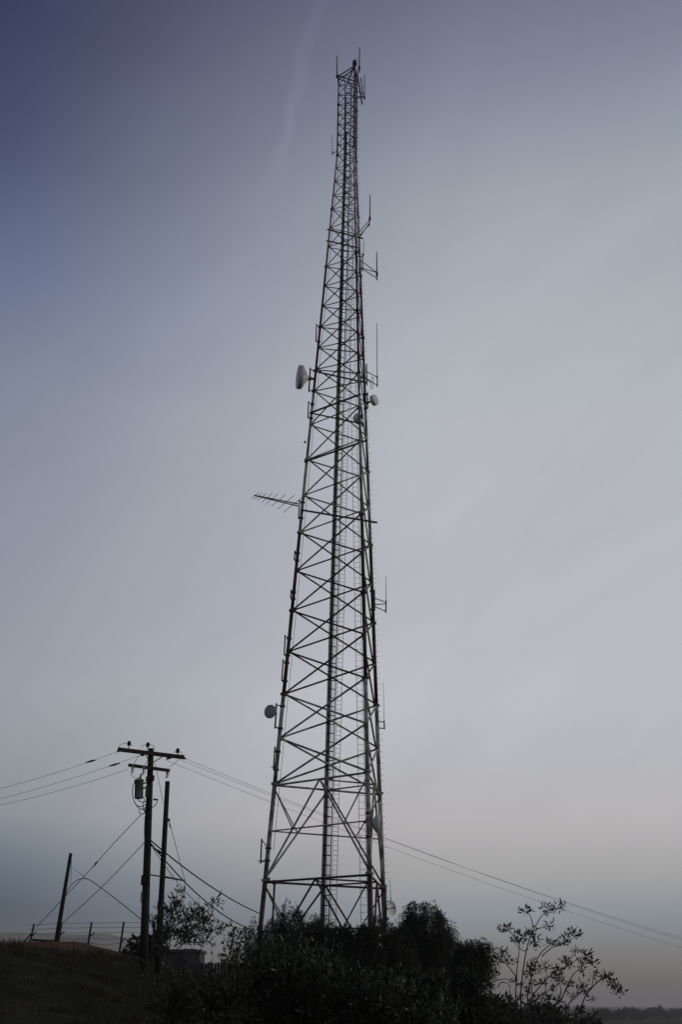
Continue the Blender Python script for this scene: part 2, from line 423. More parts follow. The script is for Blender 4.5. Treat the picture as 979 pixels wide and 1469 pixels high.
# horizontal pipes clamped across the faces
def fpipe(a, la, b_, lb, r, mat='dark'):
    A, B = E_(*a, la), E_(*b_, lb)
    outw = Vector((0, -.16, 0))
    bar('face_pipe', A + outw, B + outw, r, mat, tower)
fpipe((470, 331), 'L', (521, 344), 'N', .065)
fpipe((469, 347), 'L', (513, 357), 'N', .065)
fpipe((450, 534), 'L', (527, 551), 'N', .07)
fpipe((445, 594), 'L', (518, 567), 'N', .08)
fpipe((446, 594), 'L', (512, 608), 'N', .06)
fpipe((437, 664), 'L', (527, 633), 'N', .075)
fpipe((433, 733), 'L', (541, 751), 'N', .075)
# pipe brackets standing off the left leg, without equipment
def bracket(x0, y0, x1, y1, arm_top, arm_bot, leg='L', r=.05, parent=None, foot=False):
    A, B = E_(x0, y0, leg), E_(x1, y1, leg)
    par = parent or tower
    pm = MB().tube(A, B, r, n=8).build('pipe_mount', 'dark', par)
    for yy, src in ((arm_top, A), (arm_bot, B)):
        base = src.lerp(B if src is A else A, .06)
        t = leg_at(leg, base.z + yy)
        mb = MB().tube(base, t, .035, n=6)
        ax = Vector((0, 0, 1)); mb.lathe(t - ax * .06, ax, [(0, .0), (0, lr(s_of(t)) + .06), (.12, lr(s_of(t)) + .06), (.12, 0)], 10)
        if parent is None: mb.build('standoff', 'dark', pm)
        else: mb.build('standoff', 'dark', par)
    if foot and parent is None:
        q = B.lerp(A, .1); MB().tube(q - Vector((.18, 0, 0)), q + Vector((.18, 0, .04)), .03, n=6).build('foot_clamp', 'dark', pm)
    return A, B
for q in ((454.5, 465, 453.5, 490), (443, 576, 442, 600), (423.5, 790, 422.3, 803), (418, 846, 417, 858), (409.2, 911, 408, 940), (406.3, 946, 404.5, 977)):
    bracket(*q, -.15, -.1)
bracket(394.5, 1071, 392.5, 1104, -.25, -.1, foot=True)
bracket(375.6, 1203, 374, 1239, -.5, .1, foot=True)
# post hanging from the lowest girt near the left leg
P0 = U(394, 1266, 70.0); P1 = Vector((P0.x - .05, P0.y, gz(P0.x, P0.y) - .1))
pm = MB().tube(P0, P1, .07).build('hanging_post', 'dark', tower)
MB().lathe(P0 - Vector((0, 0, .12)), (0, 0, 1), [(0, 0), (0, .14), (.26, .14), (.26, 0)], 8).build('post_clamp', 'dark', pm, smooth=False)
# small lamp studs beside the left leg
A = E_(437.5, 634, 'L'); t = leg_at('L', A.z)
sb = MB().tube(A, t, .02).build('side_lamp_arm', 'dark', tower)
MB().lathe(A - Vector((0, 0, .1)), (0, 0, 1), [(0, 0), (0, .06), (.15, .07), (.2, .03), (.2, 0)], 8).build('side_lamp', 'lamp', sb)
# obstruction light on the near leg
c = legp('N', STOP)
ob_ = thing('obstruction_light', c, 'dark red obstruction light on the top of the tower', 'light')
MB().lathe(c, (0, 0, 1), [(0, 0), (0, .14), (.2, .14), (.22, .22), (.30, .22), (.30, 0)], 12).build('housing', 'dark', ob_, smooth=False)
MB().lathe(c + Vector((0, 0, .31)), (0, 0, 1), [(0, .19), (.22, .20), (.36, .15), (.44, .05), (.45, 0)], 12).build('lens', 'lamp', ob_)
MB().tube(c + Vector((.16, 0, .1)), c + Vector((.16, 0, 1.1)), .02).build('lightning_rod', 'dark', ob_)

# --- antennas ------------------------------------------------------
def whip(name, label, tip, foot, leg, r, arms=(), mast=None, group=None, mat='fibre', out=0.0):
    A, B = E_(*foot, leg, out), E_(*tip, leg, out); B.x = A.x + (B.x - A.x); B.y = A.y
    t = thing(name, A, label, 'antenna', group)
    MB().path([A, A.lerp(B, .5), B], [r, r * .95, r * .75], 7).build('whip', mat, t)
    MB().lathe(A - Vector((0, 0, .18)), (0, 0, 1), [(0, 0), (0, r * 1.8), (.3, r * 1.8), (.34, r), (.34, 0)], 8).build('base_clamp', 'dark', t, smooth=False)
    if mast:
        C_, D_ = E_(*mast[0], leg, out), E_(*mast[1], leg, out); MB().tube(C_, D_, .05).build('mast', 'dark', t)
    for a in arms:
        P, Q = E_(*a[0], leg, out), E_(*a[1], leg)
        if len(a) > 2: Q = leg_at(leg, Q.z)
        MB().tube(P, Q, .035, n=6).build('arm', 'dark', t)
    return t
whip('whip_antenna', 'whip antenna on the tower top corner farthest from the obstruction light', (483.3, 80), (484, 109), 'L', .065, [((484, 108), (486, 124), 1)])
whip('whip_antenna', 'tallest whip antenna rising beside the obstruction light', (516.2, 67.5), (515.8, 97), 'N', .06, [((515.8, 97), (511, 106), 1), ((515.5, 101), (511, 112), 1)], ((516, 94), (515.5, 104)))
whip('whip_antenna', 'short whip antenna hung from the slanted pipe at the tower top', (523.3, 107), (523.2, 140), 'F', .05, [((523.2, 135), (516, 131), 1), ((523, 139), (518, 141), 1)])
whip('whip_antenna', 'hair-thin whip antenna on a short angled arm near the tower top', (476.8, 194), (477.2, 219), 'L', .022, [((477.2, 220), (484, 217), 1)], ((477, 217), (477.2, 222)), mat='dark')
whip('whip_antenna', 'whip antenna at the end of two upward slanting arms', (531.3, 278), (531, 313), 'F', .055, [((530.6, 315), (517, 334), 1), ((530.3, 322), (518, 339), 1), ((530, 320), (517.5, 342), 1)], ((531, 310), (530, 324)))
whip('whip_antenna', 'whip antenna on two downward slanting arms above the drum dish', (540.8, 360), (541.2, 393), 'F', .055, [((541, 391), (520, 373), 1), ((541, 399), (520, 384), 1), ((541, 391), (523, 384), 1)], ((541.2, 388), (541, 402)))
whip('whip_antenna', 'slender whip antenna held close to the far leg by a stub pipe', (522.6, 344), (521.8, 365), 'F', .025, [((520.8, 368), (516, 368), 1), ((520.8, 385), (517, 386), 1)], ((520.6, 364), (520.2, 389)))
whip('whip_antenna', 'long thin whip antenna beside the folded dipole', (541.2, 461), (541.6, 541), 'F', .032, [((541.5, 541), (527, 531), 1), ((541.8, 553), (528, 541), 1)], ((541.6, 540), (541.8, 555)))
whip('whip_antenna', 'thin whip antenna on a square side frame of the middle orange band', (554, 826), (554.3, 863), 'F', .024, [((554.3, 864), (537, 857), 1), ((554.0, 877), (538, 869), 1), ((554, 866), (540, 868), 1)], ((554.4, 862), (553.8, 879)))
whip('whip_antenna', 'hair-thin whip antenna on a small frame off the lower white band', (550.3, 978), (551.5, 1036), 'F', .018, [((551.6, 1036), (543, 1034), 1), ((551.8, 1045), (544, 1044), 1)], ((551.5, 1034), (552, 1046)), mat='dark')
whip('whip_antenna', 'thin whip antenna above the white dish near the tower foot', (560, 1262), (561, 1292), 'F', .018, [((561, 1293), (554, 1293), 1)], mat='dark', out=.2)
# stub pipe on the frame of the middle band and slanted pipe at the top
bracket(537.5, 846, 538, 876, 0, 0, 'F')
A, B = E_(512.5, 104, 'N'), E_(520, 150, 'F'); bar('slanted_pipe', A, B, .07, 'dark', tower)
A, B = E_(518, 112, 'F'), E_(521, 139, 'F'); bar('slanted_pipe', A, B, .05, 'dark', tower); bar('slanted_pipe', B, leg_at('F', B.z), .04, 'dark', tower)
# folded dipole
A = E_(534.5, 543, 'F')
fdip = thing('folded_dipole_antenna', A, 'small folded dipole antenna hanging on the far leg', 'antenna')
A1, B1 = E_(533.6, 541, 'F'), E_(532, 558, 'F'); off = Vector((.16, 0, 0))
MB().path([A1, A1 + off, B1 + off, B1, A1], .026, 6).build('dipole_loop', 'galv', fdip)
C1, D1 = E_(526, 522, 'F'), E_(526.6, 552, 'F')
MB().tube(C1, D1, .055).build('mast', 'dark', fdip)
MB().tube((A1 + B1) / 2, leg_at('F', A1.z), .03, n=6).build('boom', 'dark', fdip)
MB().tube(C1.lerp(D1, .2), leg_at('F', C1.lerp(D1, .2).z), .03, n=6).tube(C1.lerp(D1, .9), leg_at('F', C1.lerp(D1, .9).z), .03, n=6).build('standoff', 'dark', fdip)

# log-periodic antenna
A, B = E_(428, 724.5, 'L'), E_(364.5, 710.5, 'L', -.6)
lp = thing('log_periodic_antenna', A, 'log-periodic antenna with twin booms and thin cross rods', 'antenna')
upv = Vector((0, 0, .13))
MB().tube(A - upv * .7, B - upv * .1, .05, .035).build('boom', 'dark', lp); MB().tube(A + upv * .7, B + upv * .1, .05, .035).build('boom', 'dark', lp)
rd = Vector((.50, -.86, .02)).normalized()
rods = [(.03, .55), (.10, .62), (.18, .70), (.29, .85), (.40, 1.0), (.55, 1.15), (.72, 1.35), (.90, 1.65)]
for t, l in rods:
    c = B.lerp(A, t); bar('rod', c - rd * l, c + rd * l, .02, 'galv', lp, 6)
bracket(430, 717, 428.5, 744, -.15, -.05, parent=lp)

# microwave dishes
def drum(name, label, centre, axis, R_, depth, leg, mat, pole=None, flat=False, cone=.8):
    axis = Vector(axis).normalized()
    t = thing(name, centre, label, 'dish')
    c = Vector(centre)
    MB().lathe(c, axis, [(0, R_ * .96), (0, R_), (depth, R_), (depth, R_ * .96)], 32).build('shroud', mat, t)
    MB().lathe(c, axis, [(depth - .005, R_ * .985), (depth + R_ * .02, R_ * .93), (depth + R_ * .06, R_ * .6), (depth + R_ * .08, .001)], 32).build('radome', mat, t)
    MB().lathe(c, -axis, [(-.01, R_ * .99), (R_ * .22 * cone, R_ * .80), (R_ * .6 * cone, R_ * .45), (R_ * .85 * cone, R_ * .25), (R_ * 1.0 * cone, R_ * .2), (R_ * 1.0 * cone, 0)], 32).build('back_shell', mat, t)
    hub = c - axis * (R_ * cone * 1.0)
    MB().lathe(hub, -axis, [(-.05, R_ * .2), (.18, R_ * .18), (.3, R_ * .10), (.45, R_ * .1), (.45, 0)], 12).build('feed_housing', 'dark', t, smooth=False)
    return t, hub - axis * .35
def mount(t, hub, pole, leg):
    A, B = pole
    MB().tube(A, B, .06).build('mount_pipe', 'dark', t)
    tt = max(0, min(1, (hub.z - B.z) / (A.z - B.z))); k = B.lerp(A, tt)
    MB().tube(hub, k, .06).build('pan_clamp', 'dark', t)
    for q in (.94, .06):
        p = B.lerp(A, q); l = leg_at(leg, p.z - .1)
        MB().tube(p, l, .04, n=6).lathe(l - Vector((0, 0, .06)), (0, 0, 1), [(0, 0), (0, lr(s_of(l)) + .06), (.12, lr(s_of(l)) + .06), (.12, 0)], 10).build('standoff', 'dark', t)
C = E_(434, 541.5, 'L', -.3)
t, hub = drum('drum_dish', 'large white drum dish with conical back, biggest dish on the tower', C, (-1, -.22, .0), .95, .36, 'L', 'radome', cone=.50)
mount(t, hub, (E_(445.3, 528, 'L'), E_(443.5, 562, 'L')), 'L')
C = E_(388.5, 1021, 'L', -.9)
t, hub = drum('round_dish', 'round grey flat-faced dish on the lower white band', C, (-.55, -.83, -.03), .46, .12, 'L', 'radomegrey', cone=.55)
mount(t, hub, (E_(396.8, 1009, 'L'), E_(394.8, 1045, 'L')), 'L')
C = E_(535, 575, 'F', -.3)
t, hub = drum('domed_dish', 'small white domed dish on the far leg below the folded dipole', C, (.82, -.56, .05), .44, .30, 'F', 'radome', cone=.5)
mount(t, hub, (E_(527.5, 563, 'F'), E_(527.8, 586, 'F')), 'F')
C = E_(515.5, 600, 'N', .3)
t, hub = drum('small_dish', 'pale dish partly hidden behind the near leg and its clamps', C, (-.4, .9, .05), .42, .2, 'N', 'radome', cone=.6)
mount(t, hub, (E_(519.5, 588, 'N', .5), E_(520.5, 612, 'N', .5)), 'N')
C = E_(540, 1180.5, 'N', .2)
t, hub = drum('shallow_dish', 'shallow dish seen edge-on between two legs near the portal bracing', C, (1, .12, -.02), .50, .16, 'N', 'radome', cone=.7)
mount(t, hub, (E_(532.5, 1162, 'N'), E_(533.0, 1200, 'N')), 'N')
# open parabolic dish near the foot
C = E_(562.3, 1303, 'F', .1)
ax = Vector((.78, -.62, .10)).normalized()
t = thing('parabolic_dish', C, 'white open parabolic dish beside the pepper tree at the tower foot', 'dish')
MB().lathe(C - ax * .16, ax, [(0, .001), (.01, .14), (.05, .28), (.12, .42), (.17, .485), (.19, .49), (.165, .47), (.115, .40), (.06, .28), (.025, .14), (.015, .001)], 32).build('reflector', 'radome', t)
MB().lathe(C - ax * .1, ax, [(0, .03), (.28, .03), (.30, .07), (.38, .07), (.38, 0)], 10).build('feed_horn', 'galv', t)
hub = C - ax * .25
MB().tube(hub, C - ax * .14, .09).build('feed_housing', 'dark', t)
mount(t, hub, (E_(553.5, 1269, 'F', .05), E_(554.5, 1322, 'F', .05)), 'F')

# ------------------------------------------------------------------ utility poles and lines
PY = 42.0
def P(px, py, dy=0.0): return U(px, py, PY + dy)
top, mid = P(216.5, 1074), P(206, 1375)
dirp = (top - mid).normalized()
k = (mid.z - gz(mid.x, mid.y) + .4) / dirp.z; foot = mid - dirp * k
up_ = thing('utility_pole', foot, 'tall dark utility pole with two crossarms and a grey transformer', 'utility pole')
MB().path([foot, foot.lerp(top, .33), foot.lerp(top, .66), top], [.165, .152, .135, .115], 12).build('pole', 'wood', up_)
def on_pole(py):
    t = (py - 1074) / (1375 - 1074); return top.lerp(mid, t)
def crossarm(a, b_, w, h, dy):
    A, B = P(*a, dy), P(*b_, dy); d = B - A
    rot = d.to_track_quat('X', 'Z').to_matrix()
    return MB().box((A + B) / 2, d.length / 2, w, h, rot).build('crossarm', 'arm', up_, smooth=False), A, B
ca, A1, B1 = crossarm((169, 1075), (264, 1086.5), .06, .075, -.2)
cb, A2, B2 = crossarm((184, 1097.5), (243.5, 1105.5), .05, .06, -.2)
for x, y in ((209, 1083, ), (232, 1086)): bar('crossarm_brace', P(x, y, -.26), P(215 if x < 215 else 219, 1094, -.14), .02, 'dark', up_)
def insulator(p, parent, h=.24, r=.07):
    return MB().lathe(p, (0, 0, 1), [(-.03, .02), (h * .35, .02), (h * .36, r), (h * .55, r * .7), (h * .6, r), (h * .8, r * .7), (h * .85, r * .9), (h, r * .6), (h, 0)], 10).build('insulator', 'porcelain', parent)
INS = [P(184.5, 1072.5, -.2), P(211.5, 1074.5, -.2), P(254.5, 1083, -.2)]
for p in INS: insulator(p, up_, .26, .085)
def strain(px0, py0, px1, py1, dy=-.2):
    a, b_ = P(px0, py0, dy), P(px1, py1, dy); d = b_ - a; L_ = d.length
    return MB().lathe(a, d, [(0, .02), (L_ * .1, .055), (L_ * .3, .03), (L_ * .35, .055), (L_ * .6, .03), (L_ * .65, .055), (L_ * .9, .03), (L_, .02)], 8).build('strain_insulator', 'porcelain', up_)
strain(175, 1075.6, 167.5, 1078.5); strain(207, 1083, 201, 1083.5); strain(258, 1085.5, 267, 1088.6); strain(246, 1086.5, 238, 1089)
for x in (189.5, 205.5, 239.5):
    yb = 1098.5 + (x - 184) * .135
    a, b_ = P(x + 1, yb - 2, -.3), P(x - 1, yb + 10, -.36)
    cu = MB().lathe(a, b_ - a, [(0, .02), (.03, .045), (.1, .03), (.13, .045), (.2, .03), ((b_ - a).length, .02)], 8).build('fuse_cutout', 'porcelain_grey' if x < 230 else 'porcelain', up_)
    MB().path([a + Vector((.07, -.03, .02)), P(x + 2.2, yb + 6, -.42), b_ + Vector((.04, -.02, 0))], .014, 5).build('fuse_tube', 'dark', cu)
# transformer
tb, tt = P(199, 1145.5, -.15), P(199.4, 1120, -.15)
tk = MB().lathe(tb, tt - tb, [(0, 0), (.0, .155), (.04, .17), ((tt - tb).length - .03, .17), ((tt - tb).length - .03, .195), ((tt - tb).length + .02, .195), ((tt - tb).length + .07, .12), ((tt - tb).length + .08, 0)], 20).build('transformer', 'tank', up_)
MB().lathe(P(200.5, 1119, -.15), (.12, 0, 1), [(0, .045), (.06, .03), (.09, .05), (.15, .03), (.18, .04), (.26, .02), (.26, 0)], 8).build('bushing', 'porcelain', tk)
for y in (1124.5, 1131.5): MB().tube(P(204, y, -.1), on_pole(y), .03).build('hanger_bracket', 'dark', tk)
MB().box(P(211, 1117.5, -.2), .05, .05, .09).build('lightning_arrester', 'porcelain', up_, smooth=False)
MB().box(P(220, 1116.5, -.1), .035, .04, .11).build('lightning_arrester', 'porcelain', up_, smooth=False)
MB().box(P(210.7, 1135, -.18), .05, .06, .22).build('junction_box', 'dark', up_, smooth=False)
jb = MB().box(P(223, 1147, -.1), .09, .03, .03).build('cable_bracket', 'dark', up_, smooth=False)
loops = ([(193, 1122), (190.5, 1128), (190, 1140), (193, 1151), (198, 1158), (203, 1161), (208, 1159), (210, 1155)],
         [(197, 1146), (201, 1150), (206, 1150.5), (211, 1149)], [(192.5, 1150), (197, 1156), (203, 1157), (209, 1154), (210, 1146)],
         [(199, 1161), (200, 1166), (204, 1168), (208, 1165), (209, 1158)], [(226, 1147), (224, 1153), (219, 1158), (216, 1159)], [(204, 1142), (207, 1147), (205, 1156), (210, 1168)],
         [(203, 1160), (207, 1163), (209, 1170)], [(168, 1077), (172, 1069), (178, 1066.5), (184, 1066.5), (190, 1070)], [(202, 1072), (206, 1069), (213, 1068), (220, 1070), (222.5, 1077)], [(249, 1080), (252, 1077), (257, 1077), (263, 1084)],
         [(200, 1083), (195, 1090), (192, 1097)], [(243, 1100), (249, 1096), (257, 1089)], [(213, 1088), (207, 1099), (204.5, 1106)], [(222, 1095), (225, 1108), (228, 1122), (234, 1152)], [(187, 1110), (193, 1116), (200, 1115)])
def smooth_pts(pts, k=4):
    out = []
    for i in range(len(pts) - 1):
        p0, p1, p2, p3 = pts[max(i - 1, 0)], pts[i], pts[i + 1], pts[min(i + 2, len(pts) - 1)]
        for j in range(k):
            t = j / k
            out.append(.5 * ((2 * p1) + (p2 - p0) * t + (2 * p0 - 5 * p1 + 4 * p2 - p3) * t * t + (3 * p1 - p0 - 3 * p2 + p3) * t ** 3))
    return out + [pts[-1]]
for i, lo in enumerate(loops):
    MB().path(smooth_pts([P(x, y, -.25 - .03 * (i % 3)) for x, y in lo]), .016 if i < 7 else .010, 5).build('jumper_wire', 'cable', up_)
MB().path(smooth_pts([P(208.5, 1170, -.2), P(207.5, 1195, -.22), P(208.5, 1222, -.22), P(206.8, 1250, -.24)]), .03, 6).build('riser_conduit', 'wood', up_)
MB().box(on_pole(1269) + Vector((-.02, -.16, 0)), .15, .06, .18).build('pole_bracket', 'wood', up_, smooth=False)
MB().path([on_pole(y) + Vector((-.17, -.05, 0)) for y in (1285, 1300)] , .02).build('step', 'dark', up_)

top2, mid2 = U(240.3, 1121, 43.2), U(228, 1350, 43.2)
d2 = (top2 - mid2).normalized(); foot2 = mid2 - d2 * ((mid2.z - gz(mid2.x, mid2.y) + .3) / d2.z)
tp = thing('stub_pole', foot2, 'bare dark pole cut off flat beside the transformer pole', 'pole')
MB().path([foot2, foot2.lerp(top2, .5), top2], [.125, .11, .096], 12).build('pole', 'wood', tp)
MB().tube(U(212, 1254.5, 43.05), U(236, 1258, 43.05), .025).build('brace_bar', 'dark', tp)
MB().tube(U(234, 1257.5, 43.05), U(265.3, 1263.5, 43.05), .038, .03).build('guy_strut', 'dark', tp)
MB().lathe(U(242, 1176.5, 43.0), (0, 0, 1), [(-.06, 0), (-.06, .05), (.06, .05), (.06, 0)], 8).build('eye_bolt', 'dark', tp, smooth=False)
gl = U(265.2, 1263, 43.05); gg = Vector((gl.x + .05, gl.y, gz(gl.x, gl.y) - .1))
gw = MB().path([U(242.5, 1177, 43.0), gl, gg], .011, 5).build('guy_wire', 'cable', tp)
MB().tube(U(243, 1181, 43.0), U(244.3, 1187, 43.0), .03).build('guy_insulator', 'porcelain', tp)
MB().tube(U(264.8, 1271, 43.0), U(264.8, 1277, 43.0), .03).build('guy_insulator', 'porcelain', tp)

LY = 48.0
top3, mid3 = U(101.3, 1224, LY), U(81, 1348, LY)
d3 = (top3 - mid3).normalized(); foot3 = mid3 - d3 * ((mid3.z - gz(mid3.x, mid3.y) + .4) / d3.z)
sp_ = thing('leaning_pole', foot3, 'short dark leaning pole on the bare crest of the hill', 'pole')
MB().path([foot3, foot3.lerp(top3, .5), top3], [.108, .092, .075], 12).build('pole', 'wood', sp_)
MB().path([top3 - d3 * .3 + Vector((.1, -.1, 0)), U(102, 1250, LY - .3), U(101, 1268, LY - .2)], .01, 5).build('ground_wire', 'cable', sp_)

def line(name, label, pts, r, group=None, n=5, cat='cable'):
    o = MB().path(pts, r, n).build(name, 'cable'); return tag(o, label, cat, group)
def sag(a, b_, s, k=14):
    return [a.lerp(b_, i / k) - Vector((0, 0, 4 * s * (i / k) * (1 - i / k))) for i in range(k + 1)]
# high-voltage conductors to the right, dropping down the far side of the hill, and to the left
ends_r = [((267, 1089), (1010, 1336.5)), ((258, 1090), (1010, 1333)), ((238, 1090.5), (1010, 1347))]
for (a, e), nm in zip(ends_r, ('from the tip of the upper crossarm', 'from just inside the upper crossarm tip', 'from under the upper crossarm, lowest of the three')):
    A, B = P(*a, -.2), U(*e, 66.0)
    line('power_line', 'power conductor running past the tower ' + nm, sag(A, A + (B - A) * 1.6, .9, 22), .0065, 'conductors running past the tower')
ends_l = [((168, 1078.5), (-30, 1131)), ((201, 1083.5), (-30, 1146)), ((184, 1103.5), (-30, 1154))]
for i, (a, e) in enumerate(ends_l):
    A, B = P(*a, -.2), U(*e, 46.0)
    o = line('power_line', ('spliced power conductor leading away from the tower, from the upper crossarm tip', 'spliced power conductor leading away from the tower, from beside the pole top', 'power conductor without splice leading away from the tower, from the lower crossarm')[i], sag(A, A + (B - A) * 1.5, .25, 16), .0075, 'conductors leading away from the tower')
    if i < 2:
        q = ((126, 140), (159, 174))[i]; f = lambda x: A.lerp(B, (a[0] - x) / (a[0] + 30)) - Vector((0, 0, .10))
        sl = MB().path([f(q[0]), f((q[0] + q[1]) / 2), f(q[1])], [.02, .045, .02], 6); sl.build('line_splice', 'porcelain', o)
line('service_cable', 'thick black service cable sloping from the pole to the tower hedge, upper one', sag(on_pole(1213) + Vector((.15, -.1, 0)), U(376, 1312, 60), .25), .028)
line('service_cable', 'thick black service cable with a lashed pair, sloping lower from the pole', sag(on_pole(1217) + Vector((.15, -.1, 0)), U(362, 1334, 58), .45), .026)
line('service_cable', 'thin service cable just under the thicker lashed cable', sag(on_pole(1219) + Vector((.15, -.1, 0)), U(356, 1333, 58), .75), .014)
line('cable_grip', 'dark cable grip on the upper service cable by the pole', [P(221, 1217.5, -.1), P(228, 1221.5, .6), P(233, 1225, 1.0)], [.03, .05, .03], cat='grip')
line('guy_wire', 'long thin wire from below the transformer down to the hill crest', [P(203, 1168, -.2), P(160, 1213, 2), P(138, 1238, 3.2), P(100, 1279, 5.2), U(52, 1330, 50)], .014)
line('wire_splice', 'dark splice on the long thin wire to the hill crest', [P(141, 1234.5, 3.0), P(137.5, 1238.5, 3.1), P(133, 1244, 3.3)], [.015, .04, .015], cat='splice')
line('guy_wire', 'thin wire from mid pole down to the fence', sag(on_pole(1216) + Vector((-.12, -.12, 0)), U(88, 1325, 50), .12), .014)
line('looped_cable', 'cable arching from the leaning pole across to the transformer pole', smooth_pts([U(94, 1284, LY - .3), U(100, 1272, LY - .6), U(112, 1262, LY - 1.5), U(125, 1261, 46), U(137, 1268, 45.4), U(165, 1289, 44), P(204, 1320, -.1)]), .016)
line('guy_wire', 'thin wire from the leaning pole top to the looped cable', [top3 - d3 * .5, U(113, 1252, 47), U(125, 1261, 46)], .008)

# ------------------------------------------------------------------ fence on the hill
FY = 52.0
fence = thing('wire_fence', (U(130, 1355, FY).x, FY, gz(U(130, 1355, FY).x, FY)), 'strand wire fence with dark leaning posts along the hill crest', 'fence')
posts = [((48.5, 1325.5), (42.5, 1353)), ((88.5, 1323.5), (83, 1353)), ((131.2, 1323), (126, 1356)), ((177.5, 1322.5), (171, 1368)), ((222, 1322), (217, 1375))]
tops = []
for (a, b_) in posts:
    A, B = U(*a, FY), U(*b_, FY); d = (A - B).normalized(); Fp = B - d * max(.2, (B.z - gz(B.x, B.y) + .3) / d.z)
    po = MB().tube(Fp, A, .05, .045).build('post', 'wood', fence)
    c = B.lerp(A, .35); MB().tube(c, c + Vector((.22, -.05, .20)), .028).build('stub_arm', 'wood', po)
    tops.append((A, B))
for fr, dz in ((.97, 0), (.80, .02), (.62, .03), (.40, .06), (.22, .1)):
    pts = []
    for i in range(len(tops)):
        p = tops[i][0] - Vector((0, 0, (1 - fr) * 1.15)); pts.append(p)
        if i + 1 < len(tops):
            q = tops[i + 1][0] - Vector((0, 0, (1 - fr) * 1.15)); pts.append((p + q) / 2 - Vector((0, 0, dz)))
    pts.insert(0, pts[0] + (pts[0] - pts[2]) * .15)
    MB().path(pts, .008, 4).build('strand', 'cable', fence)
MB().tube(U(46, 1348.5, FY), U(80, 1350.5, FY), .05).build('rail', 'wood', fence)
MB().tube(U(30, 1356, FY), U(45, 1339, FY), .035).build('diagonal_brace', 'wood', fence)
# far pole and lamp beyond the fence
def far_pole(px, y0, y1, Y, label):
    A = U(px, y0, Y); B = Vector((A.x, Y, gz(A.x, Y)))
    t = thing('far_utility_pole', B, label, 'utility pole')
    MB().tube(B, A, .17, .13).build('pole', 'wood', t)
    for j in (.6, 1.9): bar('crossarm', A - Vector((1.1, 0, j)), A + Vector((1.1, 0, -j)), .09, 'wood', t, 6)
far_pole(181, 1360.5, 1372, 170, 'tiny far utility pole with two crossarms beyond the fence')
A = U(188, 1355, 150); B = Vector((A.x, 150, gz(A.x, 150)))
t = thing('far_lamp_post', B, 'tiny far lamp post beyond the fence', 'lamp post')
MB().tube(B, A, .13, .09).build('post', 'dark', t); MB().box(A + Vector((.25, 0, .05)), .45, .2, .15).build('lamp_head', 'dark', t, smooth=False)

# equipment shelter, board fence, small sign behind the sapling
SY = 74.0
xl, xr = U(236, 1370, SY).x, U(286.5, 1370, SY).x; zt = U(286, 1366, SY).z; zb = gz(xr, SY) - .3
sh = thing('equipment_shelter', ((xl + xr) / 2, SY + 1.5, zb), 'low flat-roofed equipment shelter behind the leafy sapling', 'shed')
MB().box(((xl + xr) / 2, SY + 1.5, (zt + zb) / 2), (xr - xl) / 2, 1.5, (zt - zb) / 2).build('wall', 'shelter', sh, smooth=False)
MB().box(((xl + xr) / 2, SY + 1.5, zt + .08), (xr - xl) / 2 + .12, 1.62, .08).build('roof', 'roof', sh, smooth=False)
dr = MB().box((xl + (xr - xl) * .7, SY - .02, zb + 1.35), .42, .03, 1.0).build('door', 'dark', sh, smooth=False)
MB().box((xl + (xr - xl) * .7 + .3, SY - .07, zb + 1.3), .03, .03, .07).build('handle', 'galv', dr, smooth=False)
BY = 60.0
bx0, bx1 = U(284, 1385, BY).x, U(352, 1385, BY).x; zt = U(310, 1380.5, BY).z
bf = thing('board_fence', ((bx0 + bx1) / 2, BY, gz(bx0, BY)), 'dark upright board fence between the sapling and the tower', 'fence')
n = 15; w = (bx1 - bx0) / n
bme = None
for i in range(n):
    x = bx0 + (i + .5) * w; h = zt - .03 * (i * 7 % 3)
    zb = min(gz(x, BY), 2.2) - .2
    MB().box((x, BY + .01 * (i % 2), (h + zb) / 2), w / 2 - .012, .012, (h - zb) / 2).build('board', 'board', bf, smooth=False)
for z in (zt - .3, zt - 1.3): bar('rail', (bx0, BY + .06, z), (bx1, BY + .06, z), .035, 'board', bf, 6)
sg = U(319, 1369.5, 64)
s_ = thing('small_sign', (sg.x, sg.y, gz(sg.x, sg.y)), 'small dark blank sign on a thin post above the board fence', 'sign')
MB().tube((sg.x, sg.y + .03, gz(sg.x, sg.y)), (sg.x, sg.y + .03, sg.z + .08), .03).build('post', 'dark', s_)
MB().box((sg.x, sg.y, sg.z), .13, .012, .075).build('panel', 'dark', s_, smooth=False)

